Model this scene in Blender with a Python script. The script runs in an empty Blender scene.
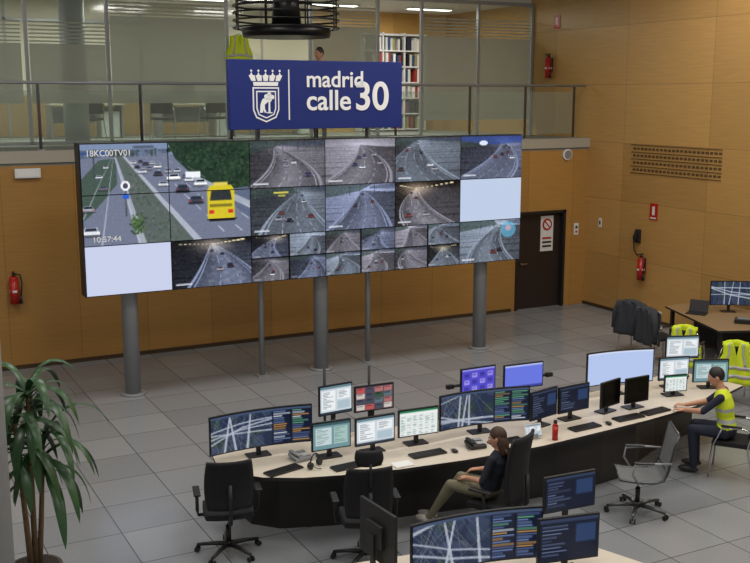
import bpy, bmesh, math, random
import numpy as np
from mathutils import Vector, Matrix
V=Vector
random.seed(4); rng=np.random.default_rng(5)
S=bpy.context.scene
S.view_settings.view_transform='Standard'
# ---------------------------------------------------------------- materials
def lin(c): return tuple(((x/12.92) if x<=.04045 else ((x+.055)/1.055)**2.4) for x in c)
def rgb(r,g,b): return lin((r/255,g/255,b/255))
def mat(name,col,rough=.5,metal=0,emit=None,es=1,alpha=1,noise=0,nscale=20,spec=.5):
    m=bpy.data.materials.new(name); m.use_nodes=True; nt=m.node_tree; b=nt.nodes['Principled BSDF']
    b.inputs['Base Color'].default_value=(*col,1); b.inputs['Roughness'].default_value=rough; b.inputs['Metallic'].default_value=metal
    b.inputs['Specular IOR Level'].default_value=spec
    if emit: b.inputs['Emission Color'].default_value=(*emit,1); b.inputs['Emission Strength'].default_value=es
    if alpha<1: b.inputs['Alpha'].default_value=alpha
    if noise:
        tc=nt.nodes.new('ShaderNodeTexCoord'); n=nt.nodes.new('ShaderNodeTexNoise'); n.inputs['Scale'].default_value=nscale
        mx=nt.nodes.new('ShaderNodeMix'); mx.data_type='RGBA'
        mx.inputs[6].default_value=(*[c*(1-noise) for c in col],1); mx.inputs[7].default_value=(*[min(1,c*(1+noise)) for c in col],1)
        nt.links.new(tc.outputs['Object'],n.inputs['Vector']); nt.links.new(n.outputs['Fac'],mx.inputs[0]); nt.links.new(mx.outputs[2],b.inputs['Base Color'])
    return m
def wood(name,col,axis,pw=2.4,ph=1.25):
    m=mat(name,col,.36); nt=m.node_tree; b=nt.nodes['Principled BSDF']; L=nt.links.new
    tc=nt.nodes.new('ShaderNodeTexCoord'); sp=nt.nodes.new('ShaderNodeSeparateXYZ'); L(tc.outputs['Object'],sp.inputs[0])
    cb=nt.nodes.new('ShaderNodeCombineXYZ'); L(sp.outputs[axis],cb.inputs[0]); L(sp.outputs[2],cb.inputs[1])
    br=nt.nodes.new('ShaderNodeTexBrick'); L(cb.outputs[0],br.inputs['Vector'])
    br.offset=0; br.inputs['Scale'].default_value=1; br.inputs['Brick Width'].default_value=pw; br.inputs['Row Height'].default_value=ph
    br.inputs['Mortar Size'].default_value=.005; br.inputs['Mortar Smooth'].default_value=.3
    br.inputs['Color1'].default_value=(*[c*.87 for c in col],1); br.inputs['Color2'].default_value=(*[c*1.1 for c in col],1)
    br.inputs['Mortar'].default_value=(*[c*.5 for c in col],1)
    mp=nt.nodes.new('ShaderNodeMapping'); L(cb.outputs[0],mp.inputs[0]); mp.inputs['Scale'].default_value=(.8,14,1)
    n=nt.nodes.new('ShaderNodeTexNoise'); n.inputs['Scale'].default_value=2.2; n.inputs['Detail'].default_value=6; L(mp.outputs[0],n.inputs['Vector'])
    r=nt.nodes.new('ShaderNodeMapRange'); r.inputs['To Min'].default_value=.8; r.inputs['To Max'].default_value=1.18; L(n.outputs['Fac'],r.inputs['Value'])
    mx=nt.nodes.new('ShaderNodeMix'); mx.data_type='RGBA'; mx.blend_type='MULTIPLY'; mx.inputs[0].default_value=1
    L(br.outputs['Color'],mx.inputs[6]); L(r.outputs[0],mx.inputs[7]); L(mx.outputs[2],b.inputs['Base Color'])
    return m
def tiles(name):
    m=mat(name,(.3,.3,.3),.22); nt=m.node_tree; b=nt.nodes['Principled BSDF']; L=nt.links.new
    tc=nt.nodes.new('ShaderNodeTexCoord')
    br=nt.nodes.new('ShaderNodeTexBrick'); L(tc.outputs['Object'],br.inputs['Vector']); br.offset=0
    br.inputs['Scale'].default_value=1; br.inputs['Brick Width'].default_value=.8; br.inputs['Row Height'].default_value=.8
    br.inputs['Mortar Size'].default_value=.007; br.inputs['Mortar Smooth'].default_value=.2
    br.inputs['Color1'].default_value=(*rgb(130,134,139),1); br.inputs['Color2'].default_value=(*rgb(147,150,154),1); br.inputs['Mortar'].default_value=(*rgb(78,81,86),1)
    n=nt.nodes.new('ShaderNodeTexNoise'); n.inputs['Scale'].default_value=30; n.inputs['Detail'].default_value=4; L(tc.outputs['Object'],n.inputs['Vector'])
    r=nt.nodes.new('ShaderNodeMapRange'); r.inputs['To Min'].default_value=.92; r.inputs['To Max'].default_value=1.07; L(n.outputs['Fac'],r.inputs['Value'])
    mx=nt.nodes.new('ShaderNodeMix'); mx.data_type='RGBA'; mx.blend_type='MULTIPLY'; mx.inputs[0].default_value=1
    L(br.outputs['Color'],mx.inputs[6]); L(r.outputs[0],mx.inputs[7]); L(mx.outputs[2],b.inputs['Base Color'])
    r2=nt.nodes.new('ShaderNodeMapRange'); r2.inputs['To Min'].default_value=.16; r2.inputs['To Max'].default_value=.3; L(n.outputs['Fac'],r2.inputs['Value']); L(r2.outputs[0],b.inputs['Roughness'])
    return m
def scr():
    m=bpy.data.materials.new('screen_image'); m.use_nodes=True; nt=m.node_tree; nt.nodes.clear(); L=nt.links.new
    a=nt.nodes.new('ShaderNodeAttribute'); a.attribute_name='Col'; e=nt.nodes.new('ShaderNodeEmission'); e.inputs['Strength'].default_value=1
    g=nt.nodes.new('ShaderNodeBsdfGlossy'); g.inputs['Roughness'].default_value=.3; g.inputs['Color'].default_value=(.03,.03,.03,1)
    ad=nt.nodes.new('ShaderNodeAddShader'); o=nt.nodes.new('ShaderNodeOutputMaterial')
    L(a.outputs['Color'],e.inputs['Color']); L(e.outputs[0],ad.inputs[0]); L(g.outputs[0],ad.inputs[1]); L(ad.outputs[0],o.inputs[0]); return m
def glassmat(name,tint,fr):
    m=bpy.data.materials.new(name); m.use_nodes=True; nt=m.node_tree; nt.nodes.clear(); L=nt.links.new
    t=nt.nodes.new('ShaderNodeBsdfTransparent'); t.inputs[0].default_value=(*tint,1)
    if fr=='clear':
        g=nt.nodes.new('ShaderNodeBsdfGlossy'); g.inputs['Roughness'].default_value=.05; f_=.08
    else:
        g=nt.nodes.new('ShaderNodeBsdfDiffuse'); g.inputs[0].default_value=(*rgb(190,192,182),1); f_=fr
    mx=nt.nodes.new('ShaderNodeMixShader'); mx.inputs[0].default_value=f_; o=nt.nodes.new('ShaderNodeOutputMaterial')
    L(t.outputs[0],mx.inputs[1]); L(g.outputs[0],mx.inputs[2]); L(mx.outputs[0],o.inputs[0]); return m
BLK=mat('black_plastic',(.012,.012,.014),.45); BLK2=mat('black_fabric',(.011,.011,.014),.9,noise=.4,nscale=90)
DRK=mat('dark_panel',(.018,.016,.016),.4); GRYM=mat('grey_metal',rgb(150,153,156),.4,.3); CHR=mat('chrome',(.6,.6,.62),.2,1)
DMET=mat('dark_metal',rgb(92,94,98),.3,.8); BASEB=mat('baseboard_brown',rgb(70,52,34),.5)
WHT=mat('white_paint',(.75,.75,.74),.5); RED=mat('red_paint',rgb(180,30,25),.3); CREAM=mat('cream_laminate',rgb(212,202,186),.4,noise=.05)
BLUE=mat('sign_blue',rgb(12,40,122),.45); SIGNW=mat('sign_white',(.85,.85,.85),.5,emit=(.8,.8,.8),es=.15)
YEL=mat('hi_vis_yellow',rgb(216,234,44),.7); REFL=mat('reflective_band',(.5,.51,.5),.3)
SCR=scr(); GLASS=glassmat('clear_glass',(.89,.93,.9),'clear'); FROST=glassmat('frosted_glass',(.85,.88,.85),.62); GLASSR=glassmat('railing_glass',(.88,.93,.9),.14)
GREYCH=mat('grey_mesh',rgb(108,110,112),.8); PAPER=mat('paper',(.8,.8,.78),.6); SKIN=mat('skin',rgb(200,148,120),.5)
LEAF=mat('leaf_green',rgb(50,84,50),.35,noise=.5,nscale=7); BARK=mat('cane_bark',rgb(120,98,70),.8,noise=.3); POT=mat('pot_clay',rgb(70,62,58),.5); SOIL=mat('soil',(.03,.02,.015),.9)
WR=wood('oak_panel_right',rgb(188,146,86),1,2.4,1.22); WB=wood('oak_panel_back',rgb(176,132,70),0,1.2,3.9); WM=wood('oak_panel_mezzanine',rgb(204,162,94),0,1.2,3.4)
# ---------------------------------------------------------------- builder
class B:
    def __init__(s,M=None):
        s.bm=bmesh.new(); s.mats=[]; s.M=M or Matrix(); s.cl=s.bm.loops.layers.float_color.new('Col')
    def mi(s,m):
        if m not in s.mats: s.mats.append(m)
        return s.mats.index(m)
    def _fin(s,verts,m,smooth=False):
        fs=set()
        for v in verts:
            for f in v.link_faces: fs.add(f)
        i=s.mi(m)
        for f in fs: f.material_index=i; f.smooth=smooth
        return fs
    def box(s,c,d,m,bev=0,rot=None,seg=2):
        M=s.M@Matrix.Translation(V(c))@(rot.to_4x4() if rot else Matrix())@Matrix.Diagonal((d[0],d[1],d[2],1))
        r=bmesh.ops.create_cube(s.bm,size=1,matrix=M); fs=s._fin(r['verts'],m)
        if bev:
            es=set(e for f in fs for e in f.edges)
            q=bmesh.ops.bevel(s.bm,geom=list(es),offset=bev,segments=seg,profile=.5,affect='EDGES')
            for f in q['faces']: f.smooth=True
    def cyl(s,p0,p1,r0,m,r1=None,seg=16,smooth=True):
        p0=V(p0);p1=V(p1); d=p1-p0; r1=r0 if r1 is None else r1
        M=s.M@Matrix.Translation((p0+p1)/2)@V((0,0,1)).rotation_difference(d).to_matrix().to_4x4()
        r=bmesh.ops.create_cone(s.bm,cap_ends=True,segments=seg,radius1=r0,radius2=r1,depth=d.length,matrix=M)
        fs=s._fin(r['verts'],m,smooth)
        for f in fs:
            if len(f.verts)>4: f.smooth=False
    def ell(s,c,r,m,rot=None,seg=16):
        M=s.M@Matrix.Translation(V(c))@(rot.to_4x4() if rot else Matrix())@Matrix.Diagonal((r[0],r[1],r[2],1))
        q=bmesh.ops.create_uvsphere(s.bm,u_segments=seg,v_segments=max(6,seg//2+2),radius=1,matrix=M); s._fin(q['verts'],m,True)
    def cap(s,p0,p1,r0,r1,m,seg=12):
        s.cyl(p0,p1,r0,m,r1,seg); s.ell(p0,(r0,)*3,m,seg=seg); s.ell(p1,(r1,)*3,m,seg=seg)
    def loft(s,rings,m,caps=True,smooth=True):
        i=s.mi(m); R_=[[s.bm.verts.new(s.M@V(p)) for p in r] for r in rings]; n=len(R_[0])
        for a,b in zip(R_,R_[1:]):
            for k in range(n):
                f=s.bm.faces.new((a[k],a[(k+1)%n],b[(k+1)%n],b[k])); f.material_index=i; f.smooth=smooth
        if caps:
            f=s.bm.faces.new(R_[0][::-1]); f.material_index=i; f=s.bm.faces.new(R_[-1]); f.material_index=i
    def tube(s,pts,r,m,seg=8,rs=None):
        pts=[V(p) for p in pts]; rings=[]; n0=None
        for k,p in enumerate(pts):
            t=(pts[min(k+1,len(pts)-1)]-pts[max(k-1,0)]).normalized()
            if n0 is None: n0=t.orthogonal().normalized()
            n0=(n0-t*n0.dot(t)).normalized(); b=t.cross(n0); rr=rs[k] if rs else r
            rings.append([p+(n0*math.cos(a)+b*math.sin(a))*rr for a in [2*math.pi*j/seg for j in range(seg)]])
        s.loft(rings,m)
    def prism(s,pts,z0,z1,m,m2=None):
        a=[s.bm.verts.new(s.M@V((p[0],p[1],z0))) for p in pts]; b=[s.bm.verts.new(s.M@V((p[0],p[1],z1))) for p in pts]; n=len(pts)
        i=s.mi(m); j=s.mi(m2 or m)
        f=s.bm.faces.new(a[::-1]); f.material_index=j; f=s.bm.faces.new(b); f.material_index=i
        for k in range(n):
            f=s.bm.faces.new((a[k],a[(k+1)%n],b[(k+1)%n],b[k])); f.material_index=j
    def slab(s,nu,nv,fn,th,m,smooth=True):
        i=s.mi(m); th=V(th)
        f0=[[s.bm.verts.new(s.M@V(fn(a/nu,b/nv))) for a in range(nu+1)] for b in range(nv+1)]
        f1=[[s.bm.verts.new(s.M@(V(fn(a/nu,b/nv))+th)) for a in range(nu+1)] for b in range(nv+1)]
        def q(*v):
            f=s.bm.faces.new(v); f.material_index=i; return f
        for b in range(nv):
            for a in range(nu):
                q(f0[b][a],f0[b][a+1],f0[b+1][a+1],f0[b+1][a]).smooth=smooth; q(f1[b][a],f1[b+1][a],f1[b+1][a+1],f1[b][a+1]).smooth=smooth
        for a in range(nu): q(f0[0][a],f1[0][a],f1[0][a+1],f0[0][a+1]); q(f0[nv][a],f0[nv][a+1],f1[nv][a+1],f1[nv][a])
        for b in range(nv): q(f0[b][0],f0[b+1][0],f1[b+1][0],f1[b][0]); q(f0[b][nu],f1[b][nu],f1[b+1][nu],f0[b+1][nu])
    def screen(s,w,h,img,c,curve=0,gain=1):
        H_,W_=img.shape[:2]; i=s.mi(SCR); c=V(c); L_=np.clip(img,0,1)**2.2*gain
        g=[[s.bm.verts.new(s.M@(c+V(((a/W_-.5)*w,-curve*(2*a/W_-1)**2,(.5-b/H_)*h)))) for a in range(W_+1)] for b in range(H_+1)]
        for b in range(H_):
            for a in range(W_):
                f=s.bm.faces.new((g[b+1][a],g[b+1][a+1],g[b][a+1],g[b][a])); f.material_index=i; col=(*L_[b,a],1)
                for l in f.loops: l[s.cl]=col
    def done(s,name,loc=(0,0,0),rz=0,parent=None,fix=True):
        if fix: bmesh.ops.recalc_face_normals(s.bm,faces=[f for f in s.bm.faces])
        me=bpy.data.meshes.new(name); s.bm.to_mesh(me); s.bm.free()
        for m in s.mats: me.materials.append(m)
        o=bpy.data.objects.new(name,me); S.collection.objects.link(o); o.location=loc; o.rotation_euler=(0,0,math.radians(rz))
        if parent: o.parent=parent
        return o
def text(name,st,x,y,z,width,m,parent,ext=.004,off=0,h=None):
    c=bpy.data.curves.new(name,'FONT'); c.body=st; c.extrude=ext; c.offset=off; c.materials.append(m)
    o=bpy.data.objects.new(name,c); S.collection.objects.link(o); o.rotation_euler=(math.pi/2,0,0); bpy.context.view_layer.update()
    k=width/max(o.dimensions.x,1e-3); o.scale=(k,k if h is None else h/max(o.dimensions.y,1e-3),1); o.location=(x,y,z); o.parent=parent; return o
# ---------------------------------------------------------------- raster painter (supersampled)
SS=3
def down(a):
    h,w=a.shape[:2]; return a.reshape(h//SS,SS,w//SS,SS,3).mean((1,3))
def cv(w,h,c): a=np.zeros((h,w,3)); a[:]=np.array(c)/255; return a
def poly(a,pts,c,al=1):
    h,w=a.shape[:2]
    ya=max(0,int(min(p[1] for p in pts)*h)-1); yb=min(h,int(max(p[1] for p in pts)*h)+2); xa=max(0,int(min(p[0] for p in pts)*w)-1); xb=min(w,int(max(p[0] for p in pts)*w)+2)
    if ya>=yb or xa>=xb: return
    ys,xs=np.mgrid[ya:yb,xa:xb]; xs=(xs+.5)/w; ys=(ys+.5)/h; ins=np.zeros(xs.shape,bool); n=len(pts)
    for i in range(n):
        x0,y0=pts[i]; x1,y1=pts[(i+1)%n]
        if y0==y1: continue
        ins^=((ys>y0)!=(ys>y1))&(xs<(x1-x0)*(ys-y0)/(y1-y0)+x0)
    s=a[ya:yb,xa:xb]; s[ins]=s[ins]*(1-al)+np.array(c)/255*al
def rect(a,x0,y0,x1,y1,c,al=1): poly(a,[(x0,y0),(x1,y0),(x1,y1),(x0,y1)],c,al)
def line(a,x0,y0,x1,y1,w0,w1,c,al=1): poly(a,[(x0-w0,y0),(x0+w0,y0),(x1+w1,y1),(x1-w1,y1)],c,al)
def disc(a,x,y,rx,ry,c,al=1): poly(a,[(x+rx*math.cos(k*.524),y+ry*math.sin(k*.524)) for k in range(12)],c,al)
def car(a,x,y,s,c):
    d=[v*.55 for v in c]; disc(a,x,y,s*.62,s*.14,(20,22,30),.6)
    poly(a,[(x-s*.5,y),(x-s*.5,y-s*.42),(x-s*.4,y-s*.5),(x-s*.34,y-s*.85),(x+s*.34,y-s*.85),(x+s*.4,y-s*.5),(x+s*.5,y-s*.42),(x+s*.5,y)],c)
    poly(a,[(x-s*.36,y-s*.5),(x-s*.3,y-s*.8),(x+s*.3,y-s*.8),(x+s*.36,y-s*.5)],(38,44,58)); rect(a,x-s*.48,y-s*.14,x+s*.48,y,d)
    for t in (-.4,.4): rect(a,x+s*t-s*.07,y-s*.36,x+s*t+s*.07,y-s*.26,(200,60,50) if sum(c)<560 else (250,245,225))
def road(a,seed,kind=0):
    r=random.Random(seed); h,w=a.shape[:2]; y,x=np.mgrid[0:h,0:w]; x=(x+.5)/w; y=(y+.5)/h
    vx=r.uniform(.3,.7); vy=r.uniform(.08,.2); xb=r.uniform(.3,.7); cur=r.uniform(-.9,.9); hwb=r.uniform(.34,.5)
    t=np.clip((y-vy)/(1-vy),0,1); xc=vx+(xb-vx)*t+cur*t*(1-t)*.7; hw=.015+hwb*t**.9; s=(x-xc)/hw
    road_=(.34+.12*t+.05*np.sin(s*3+seed))*(1-.14*np.abs(s)); L=np.where(np.abs(s)<1,road_,0)
    if kind==0: left,right=.22+.06*y,.38+.12*(1-y)
    elif kind==1: left,right=.13+.05*y+0*x,.24+.07*y
    else: left,right=.5+.12*(1-y),.3+.05*y
    L=np.where(s<=-1,left,L); L=np.where(s>=1,right,L)
    panel=(np.sin(18/(t+.12))>.86)&(np.abs(s)>1.2); L=np.where(panel,L*.72,L)
    L=np.where((np.abs(s)>1.03)&(np.abs(s)<1.14),.5+.14*t,L)
    z=1/(t+.06); dash=(np.sin(z*3.2)>-.2)|(t>.6)&(np.sin(t*34)>0)
    wl=.012+.006/(.2+t)*.5
    for p in (-.45,.1,.55) if r.random()<.5 else (-.2,.4): L=np.where((np.abs(s-p)<wl)&dash&(t>.04),.66,L)
    L=np.where(np.abs(np.abs(s)-.93)<.016,.7,L)
    top=.58 if kind==2 else (.08 if kind==1 else .26); L=np.where(y<vy-.03*np.sin(x*5),top+.1*(y/vy),L)
    glow=np.exp(-(((x-vx)/.22)**2+((y-vy)/.16)**2)); L=L+glow*(.28 if kind==1 else .14)
    L=L*(1-.45*((x-.5)**2+(y-.55)**2)); tint=np.array([(.9,.97,1.18),(.98,.97,1.06),(.92,1.0,1.12)][r.randrange(3)]); a[:]=L[:,:,None]*tint
    if kind==1:
        a+=glow[:,:,None]*np.array((.16,.1,.0))
        for j in range(9):
            q=(j/9)**1.2; disc(a,vx+(.95-vx)*q,vy*(1-q)+.0+q*.03,.008+.03*q,.006+.014*q,(255,238,190),.9)
            disc(a,vx-(vx-.05)*q,vy*(1-q)+.0+q*.06,.006+.02*q,.005+.01*q,(255,238,190),.7)
        for p in (-.5,.0,.5): 
            for j in range(5):
                q=.2+j*.17; X=vx+(xb-vx)*q+cur*q*(1-q)*.7+p*(.015+hwb*q**.9); disc(a,X,vy+(1-vy)*q,.02+.03*q,.01+.03*q,(190,185,180),.16)
    elif r.random()<.7:
        poly(a,[(0,0),(r.uniform(.3,.7),0),(vx-.05,vy),(0,vy+.12)],(54,68,66),.7)
        for j in range(3): q=r.uniform(.1,.9); line(a,q,.0,q,vy+.08,.004,.004,(60,64,76))
        poly(a,[(vx+.1,vy*.4),(1,0),(1,.12),(vx+.1,vy*.7)],(60,70,90),.6)
    for j in range(r.randint(3,8)):
        q=r.uniform(.05,.8); p=r.choice((-.65,-.2,.3,.7)); X=vx+(xb-vx)*q+cur*q*(1-q)*.7+p*(.015+hwb*q**.9)
        car(a,X,vy+(1-vy)*q,.03+.1*q,r.choice([(216,220,230),(40,44,56),(150,156,168),(104,56,54),(60,70,106),(60,62,66)]))
    rect(a,.04,.9,.24,.935,(215,218,228),.8)
    n=rng.normal(0,1,(h//6+1,w//6+1)); a+=np.kron(n,np.ones((6,6)))[:h,:w,None]*.018+rng.normal(0,.03,a.shape[:2])[:,:,None]
CW,CH=84,48; KW,KH=CW*SS,CH*SS
A=cv(KW*6,KH*3,(20,22,30))
def reg(c0,r0,c1,r1): return A[int(round(r0*KH)):int(round(r1*KH)),int(round(c0*KW)):int(round(c1*KW))]
b=reg(0,0,2,2); b[:]=np.array((88,98,122))/255
rect(b,0,0,1,.12,(116,132,162)); rect(b,0,.06,.5,.16,(78,90,110)); poly(b,[(0,.14),(.5,.1),(.62,.3),(1,.8),(1,1),(0,1)],(106,113,134))
for _ in range(40):
    x=random.uniform(0,.5); rect(b,x,.05+random.uniform(0,.04),x+random.uniform(.01,.04),.13,random.choice([(60,74,84),(100,112,136),(54,70,64)]),.8)
poly(b,[(.5,0),(1,0),(1,.47),(.86,.5),(.66,.36),(.54,.16)],(34,54,42))
for _ in range(1200):
    x=random.uniform(.5,1); y=random.uniform(0,.48)
    if y<.08+(x-.5)*.95: disc(b,x,y,random.uniform(.004,.015),random.uniform(.006,.02),random.choice([(28,46,36),(44,66,48),(56,80,58),(20,34,30),(36,56,44)]),.6)
poly(b,[(.6,.34),(.66,.34),(1,.62),(1,.7)],(150,158,172)); 
poly(b,[(0,.34),(.1,.16),(.2,.14),(.2,.4),(.04,.7),(0,.75)],(66,82,76)); poly(b,[(.2,.12),(.24,.12),(.66,1),(.36,1)],(84,94,92)); poly(b,[(.235,.12),(.25,.12),(.69,1),(.64,1)],(160,166,180)); poly(b,[(.19,.13),(.2,.13),(.36,1),(.31,1)],(150,156,170))
for _ in range(160):
    y=random.uniform(.3,1); x=.2+.3*y*random.uniform(.6,1.3); disc(b,x,y,.008,.012,random.choice([(60,80,64),(54,70,60),(90,98,92),(110,112,116)]),.5)
for k in (.36,.52,.72,.9):
    for j in range(9):
        t0=(j/9)**1.4; t1=((j+.5)/9)**1.4; xa,xb_=.27+.28*k,.6+k*.75; line(b,xa+(xb_-xa)*t0,.14+.86*t0,xa+(xb_-xa)*t1,.14+.86*t1,.001+.004*t0,.001+.005*t1,(190,196,210),.8)
for k in (-.3,-.12,.1): line(b,.19+.05*k,.14,.22+k,1,.001,.005,(180,186,202),.7)
for (x,y,s_,c_) in [(.3,.2,.035,(220,222,230)),(.34,.19,.03,(60,66,80)),(.37,.22,.04,(60,66,80)),(.41,.21,.03,(200,205,214)),(.44,.25,.045,(225,228,235)),(.35,.3,.05,(200,204,214)),(.39,.27,.04,(120,126,140)),(.44,.33,.055,(52,56,70)),(.5,.3,.04,(170,176,190)),(.53,.38,.075,(240,240,245)),(.47,.44,.06,(200,205,215)),(.58,.5,.08,(50,54,66)),(.69,.45,.08,(225,228,236)),(.62,.4,.055,(210,214,222)),(.66,.62,.09,(60,64,78)),(.6,.36,.04,(90,96,110)),(.04,.9,.1,(210,214,224)),(.03,.66,.07,(150,155,165)),(.1,.34,.04,(200,203,212)),(.14,.24,.03,(220,220,228)),(.12,.46,.05,(100,106,120)),(.55,.3,.04,(190,194,204)),(.32,.25,.035,(50,54,66))]: car(b,x,y,s_,c_)
rect(b,.6,.3,.69,.36,(226,230,238)); disc(b,.82,.8,.1,.02,(30,32,40),.7)
poly(b,[(.73,.79),(.73,.5),(.75,.45),(.88,.45),(.9,.5),(.9,.79)],(200,182,44)); poly(b,[(.745,.6),(.755,.5),(.875,.5),(.885,.6)],(44,50,54)); rect(b,.745,.64,.885,.67,(120,110,40)); rect(b,.74,.7,.77,.74,(190,50,40)); rect(b,.86,.7,.89,.74,(190,50,40)); rect(b,.74,.79,.9,.82,(25,25,25)); rect(b,.77,.42,.86,.455,(210,190,90))
rect(b,.243,.42,.252,.72,(70,74,80)); disc(b,.247,.42,.028,.05,(235,235,240)); disc(b,.247,.42,.016,.03,(70,70,90)); rect(b,.23,.5,.265,.54,(40,90,190))
for _ in range(110):
    x=random.gauss(.31,.018); y=random.gauss(.8,.045); disc(b,x,y,.008,.013,random.choice([(60,84,54),(80,106,64),(42,60,46)]),.8)
rect(b,.07,.1,.078,.34,(60,64,72)); rect(b,.0,.08,.16,.1,(50,74,130)); rect(b,.3,.02,.42,.05,(80,90,110))
b+=rng.normal(0,.035,b.shape[:2])[:,:,None]
reg(0,2,1,3)[:]=np.array((188,195,220))/255; reg(5,1,6,2)[:]=np.array((178,192,216))/255
for k,(c0,r0) in enumerate([(1,2),(2,0),(3,0),(4,0),(5,0),(2,1),(3,1),(4,1),(5,2)]):
    road(reg(c0,r0,c0+1,r0+1),120+k,[1,0,2,0,0,0,2,1,2][k])
q=reg(5,0,6,1); poly(q,[(0,0),(1,0),(1,.16),(.5,.2),(0,.1)],(50,74,160),.6); disc(q,.36,.16,.07,.06,(225,232,250),.9)
q=reg(5,2,6,3); disc(q,.8,.24,.13,.2,(90,170,205),.65); disc(q,.8,.2,.05,.07,(215,150,170),.7)
q=reg(2,1,3,2); rect(q,.3,.08,.5,.12,(205,195,80)); rect(q,.36,.15,.46,.18,(205,195,80))
for c0 in (2,3,4):
    for i in (0,1):
        for j in (0,1): road(reg(c0+i*.5,2+j*.5,c0+.5+i*.5,2.5+j*.5),60+c0*7+i*3+j,(0,2,1,0,2)[(c0+i*2+j)%5])
    q=reg(c0,2,c0+1,3); rect(q,.49,0,.51,1,(12,14,20)); rect(q,0,.48,1,.51,(12,14,20))
A=down(A)
def content(k,w=48,h=28,seed=1):
    return down(content_(k,w*SS,h*SS,seed))
def content_(k,w,h,seed):
    r=random.Random(seed); 
    if k=='blank': a=cv(w,h,(178,196,236)); rect(a,0,.0,1,.05,(206,216,240)); return a
    if k=='dark':
        a=cv(w,h,(26,32,48)); rect(a,0,0,1,.08,(50,60,84))
        for i in range(9): rect(a,.04,.16+i*.085,r.uniform(.2,.55),.19+i*.085,(84,96,124))
        rect(a,.62,.16,.96,.6,(44,62,96)); return a
    if k=='off': return cv(w,h,(6,6,8))
    if k=='purple':
        a=cv(w,h,(86,78,196)); rect(a,0,.0,1,.06,(140,140,225))
        for i in range(4):
            for j in range(3): rect(a,.06+i*.24,.16+j*.27,.22+i*.24,.34+j*.27,(150,140,230) if (i+j)%2 else (70,66,170)); rect(a,.08+i*.24,.22+j*.27,.18+i*.24,.25+j*.27,(40,40,110))
        return a
    if k=='blue':
        a=cv(w,h,(104,118,222)); rect(a,0,0,1,.07,(180,190,240)); rect(a,0,.9,1,1,(60,70,150)); return a
    if k=='spread':
        a=cv(w,h,(224,230,228)); rect(a,0,0,1,.08,(40,120,80)); rect(a,0,.08,1,.18,(235,238,238))
        for i in range(14): 
            for j in range(6):
                if r.random()<.7: rect(a,.03+j*.16,.23+i*.054,.03+j*.16+r.uniform(.05,.13),.25+i*.054,(120,150,140))
        for i in range(1,7): rect(a,i/7,.18,i/7+.004,1,(190,198,196))
        return a
    if k=='doc':
        a=cv(w,h,(200,210,218)); rect(a,0,0,1,.09,(100,128,140)); rect(a,.05,.16,.48,.86,(234,238,240)); rect(a,.55,.16,.95,.5,(234,238,240)); rect(a,0,.92,1,1,(50,60,74))
        for i in range(11): rect(a,.08,.2+i*.058,r.uniform(.2,.45),.222+i*.058,(130,140,150)); 
        for i in range(5): rect(a,.58,.2+i*.055,r.uniform(.7,.92),.222+i*.055,(130,140,150))
        rect(a,.55,.56,.95,.86,(170,190,200)); return a
    if k=='pink':
        a=cv(w,h,(90,70,78))
        for i in range(4):
            for j in range(4): 
                q=r.choice([(170,110,110),(90,110,120),(200,190,186),(60,84,70),(180,84,84),(70,76,90)]); rect(a,.02+i*.245,.03+j*.24,.24+i*.245,.25+j*.24,q); rect(a,.04+i*.245,.06+j*.24,.18+i*.245,.1+j*.24,[v*.6 for v in q])
        return a
    if k=='teal':
        a=cv(w,h,(110,145,152)); rect(a,0,0,1,.1,(60,84,90)); rect(a,.06,.18,.5,.84,(190,208,208)); rect(a,.56,.18,.94,.84,(160,190,184))
        for i in range(9): rect(a,.09,.23+i*.065,r.uniform(.2,.47),.25+i*.065,(90,120,124)); rect(a,.58,.23+i*.065,r.uniform(.65,.9),.25+i*.065,(90,120,124))
        return a
    if k in('map','wide'):
        a=cv(w,h,(40,50,72)); ww=.62 if k=='wide' else 1
        for i in range(14):
            x=r.uniform(0,ww); y=r.uniform(0,1); disc(a,x,y,r.uniform(.03,.1),r.uniform(.06,.2),r.choice([(52,64,84),(46,62,60),(60,70,92)]),.8)
        for i in range(26):
            x=r.uniform(0,ww); t=r.uniform(-.5,.5); line(a,x+t*.5,0,x-t*.5,1,.002,.002,r.choice([(120,132,150),(96,112,140),(150,146,120)]),.8)
        for i in range(4):
            y=r.uniform(.1,.9); s_=r.uniform(-.5,.5); th=r.uniform(.03,.06); poly(a,[(0,y),(ww*.5,y+s_*.7),(ww,y+s_),(ww,y+s_+th),(ww*.5,y+s_*.7+th),(0,y+th)],(168,176,190),.9)
        for i in range(3):
            x=r.uniform(.1,ww-.1); line(a,x,0,x+r.uniform(-.1,.1),1,.008,.012,(176,182,196),.9)
        if k=='wide':
            rect(a,.62,0,1,1,(28,34,52))
            for i in range(15): 
                for j in range(2): rect(a,.635+j*.185,.08+i*.06,.635+j*.185+r.uniform(.08,.17),.115+i*.06,r.choice([(90,110,150),(180,186,196),(84,140,110),(160,120,70),(70,84,120)]))
            rect(a,0,0,1,.06,(66,80,106)); rect(a,.8,.06,.805,1,(14,16,24))
        return a
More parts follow.
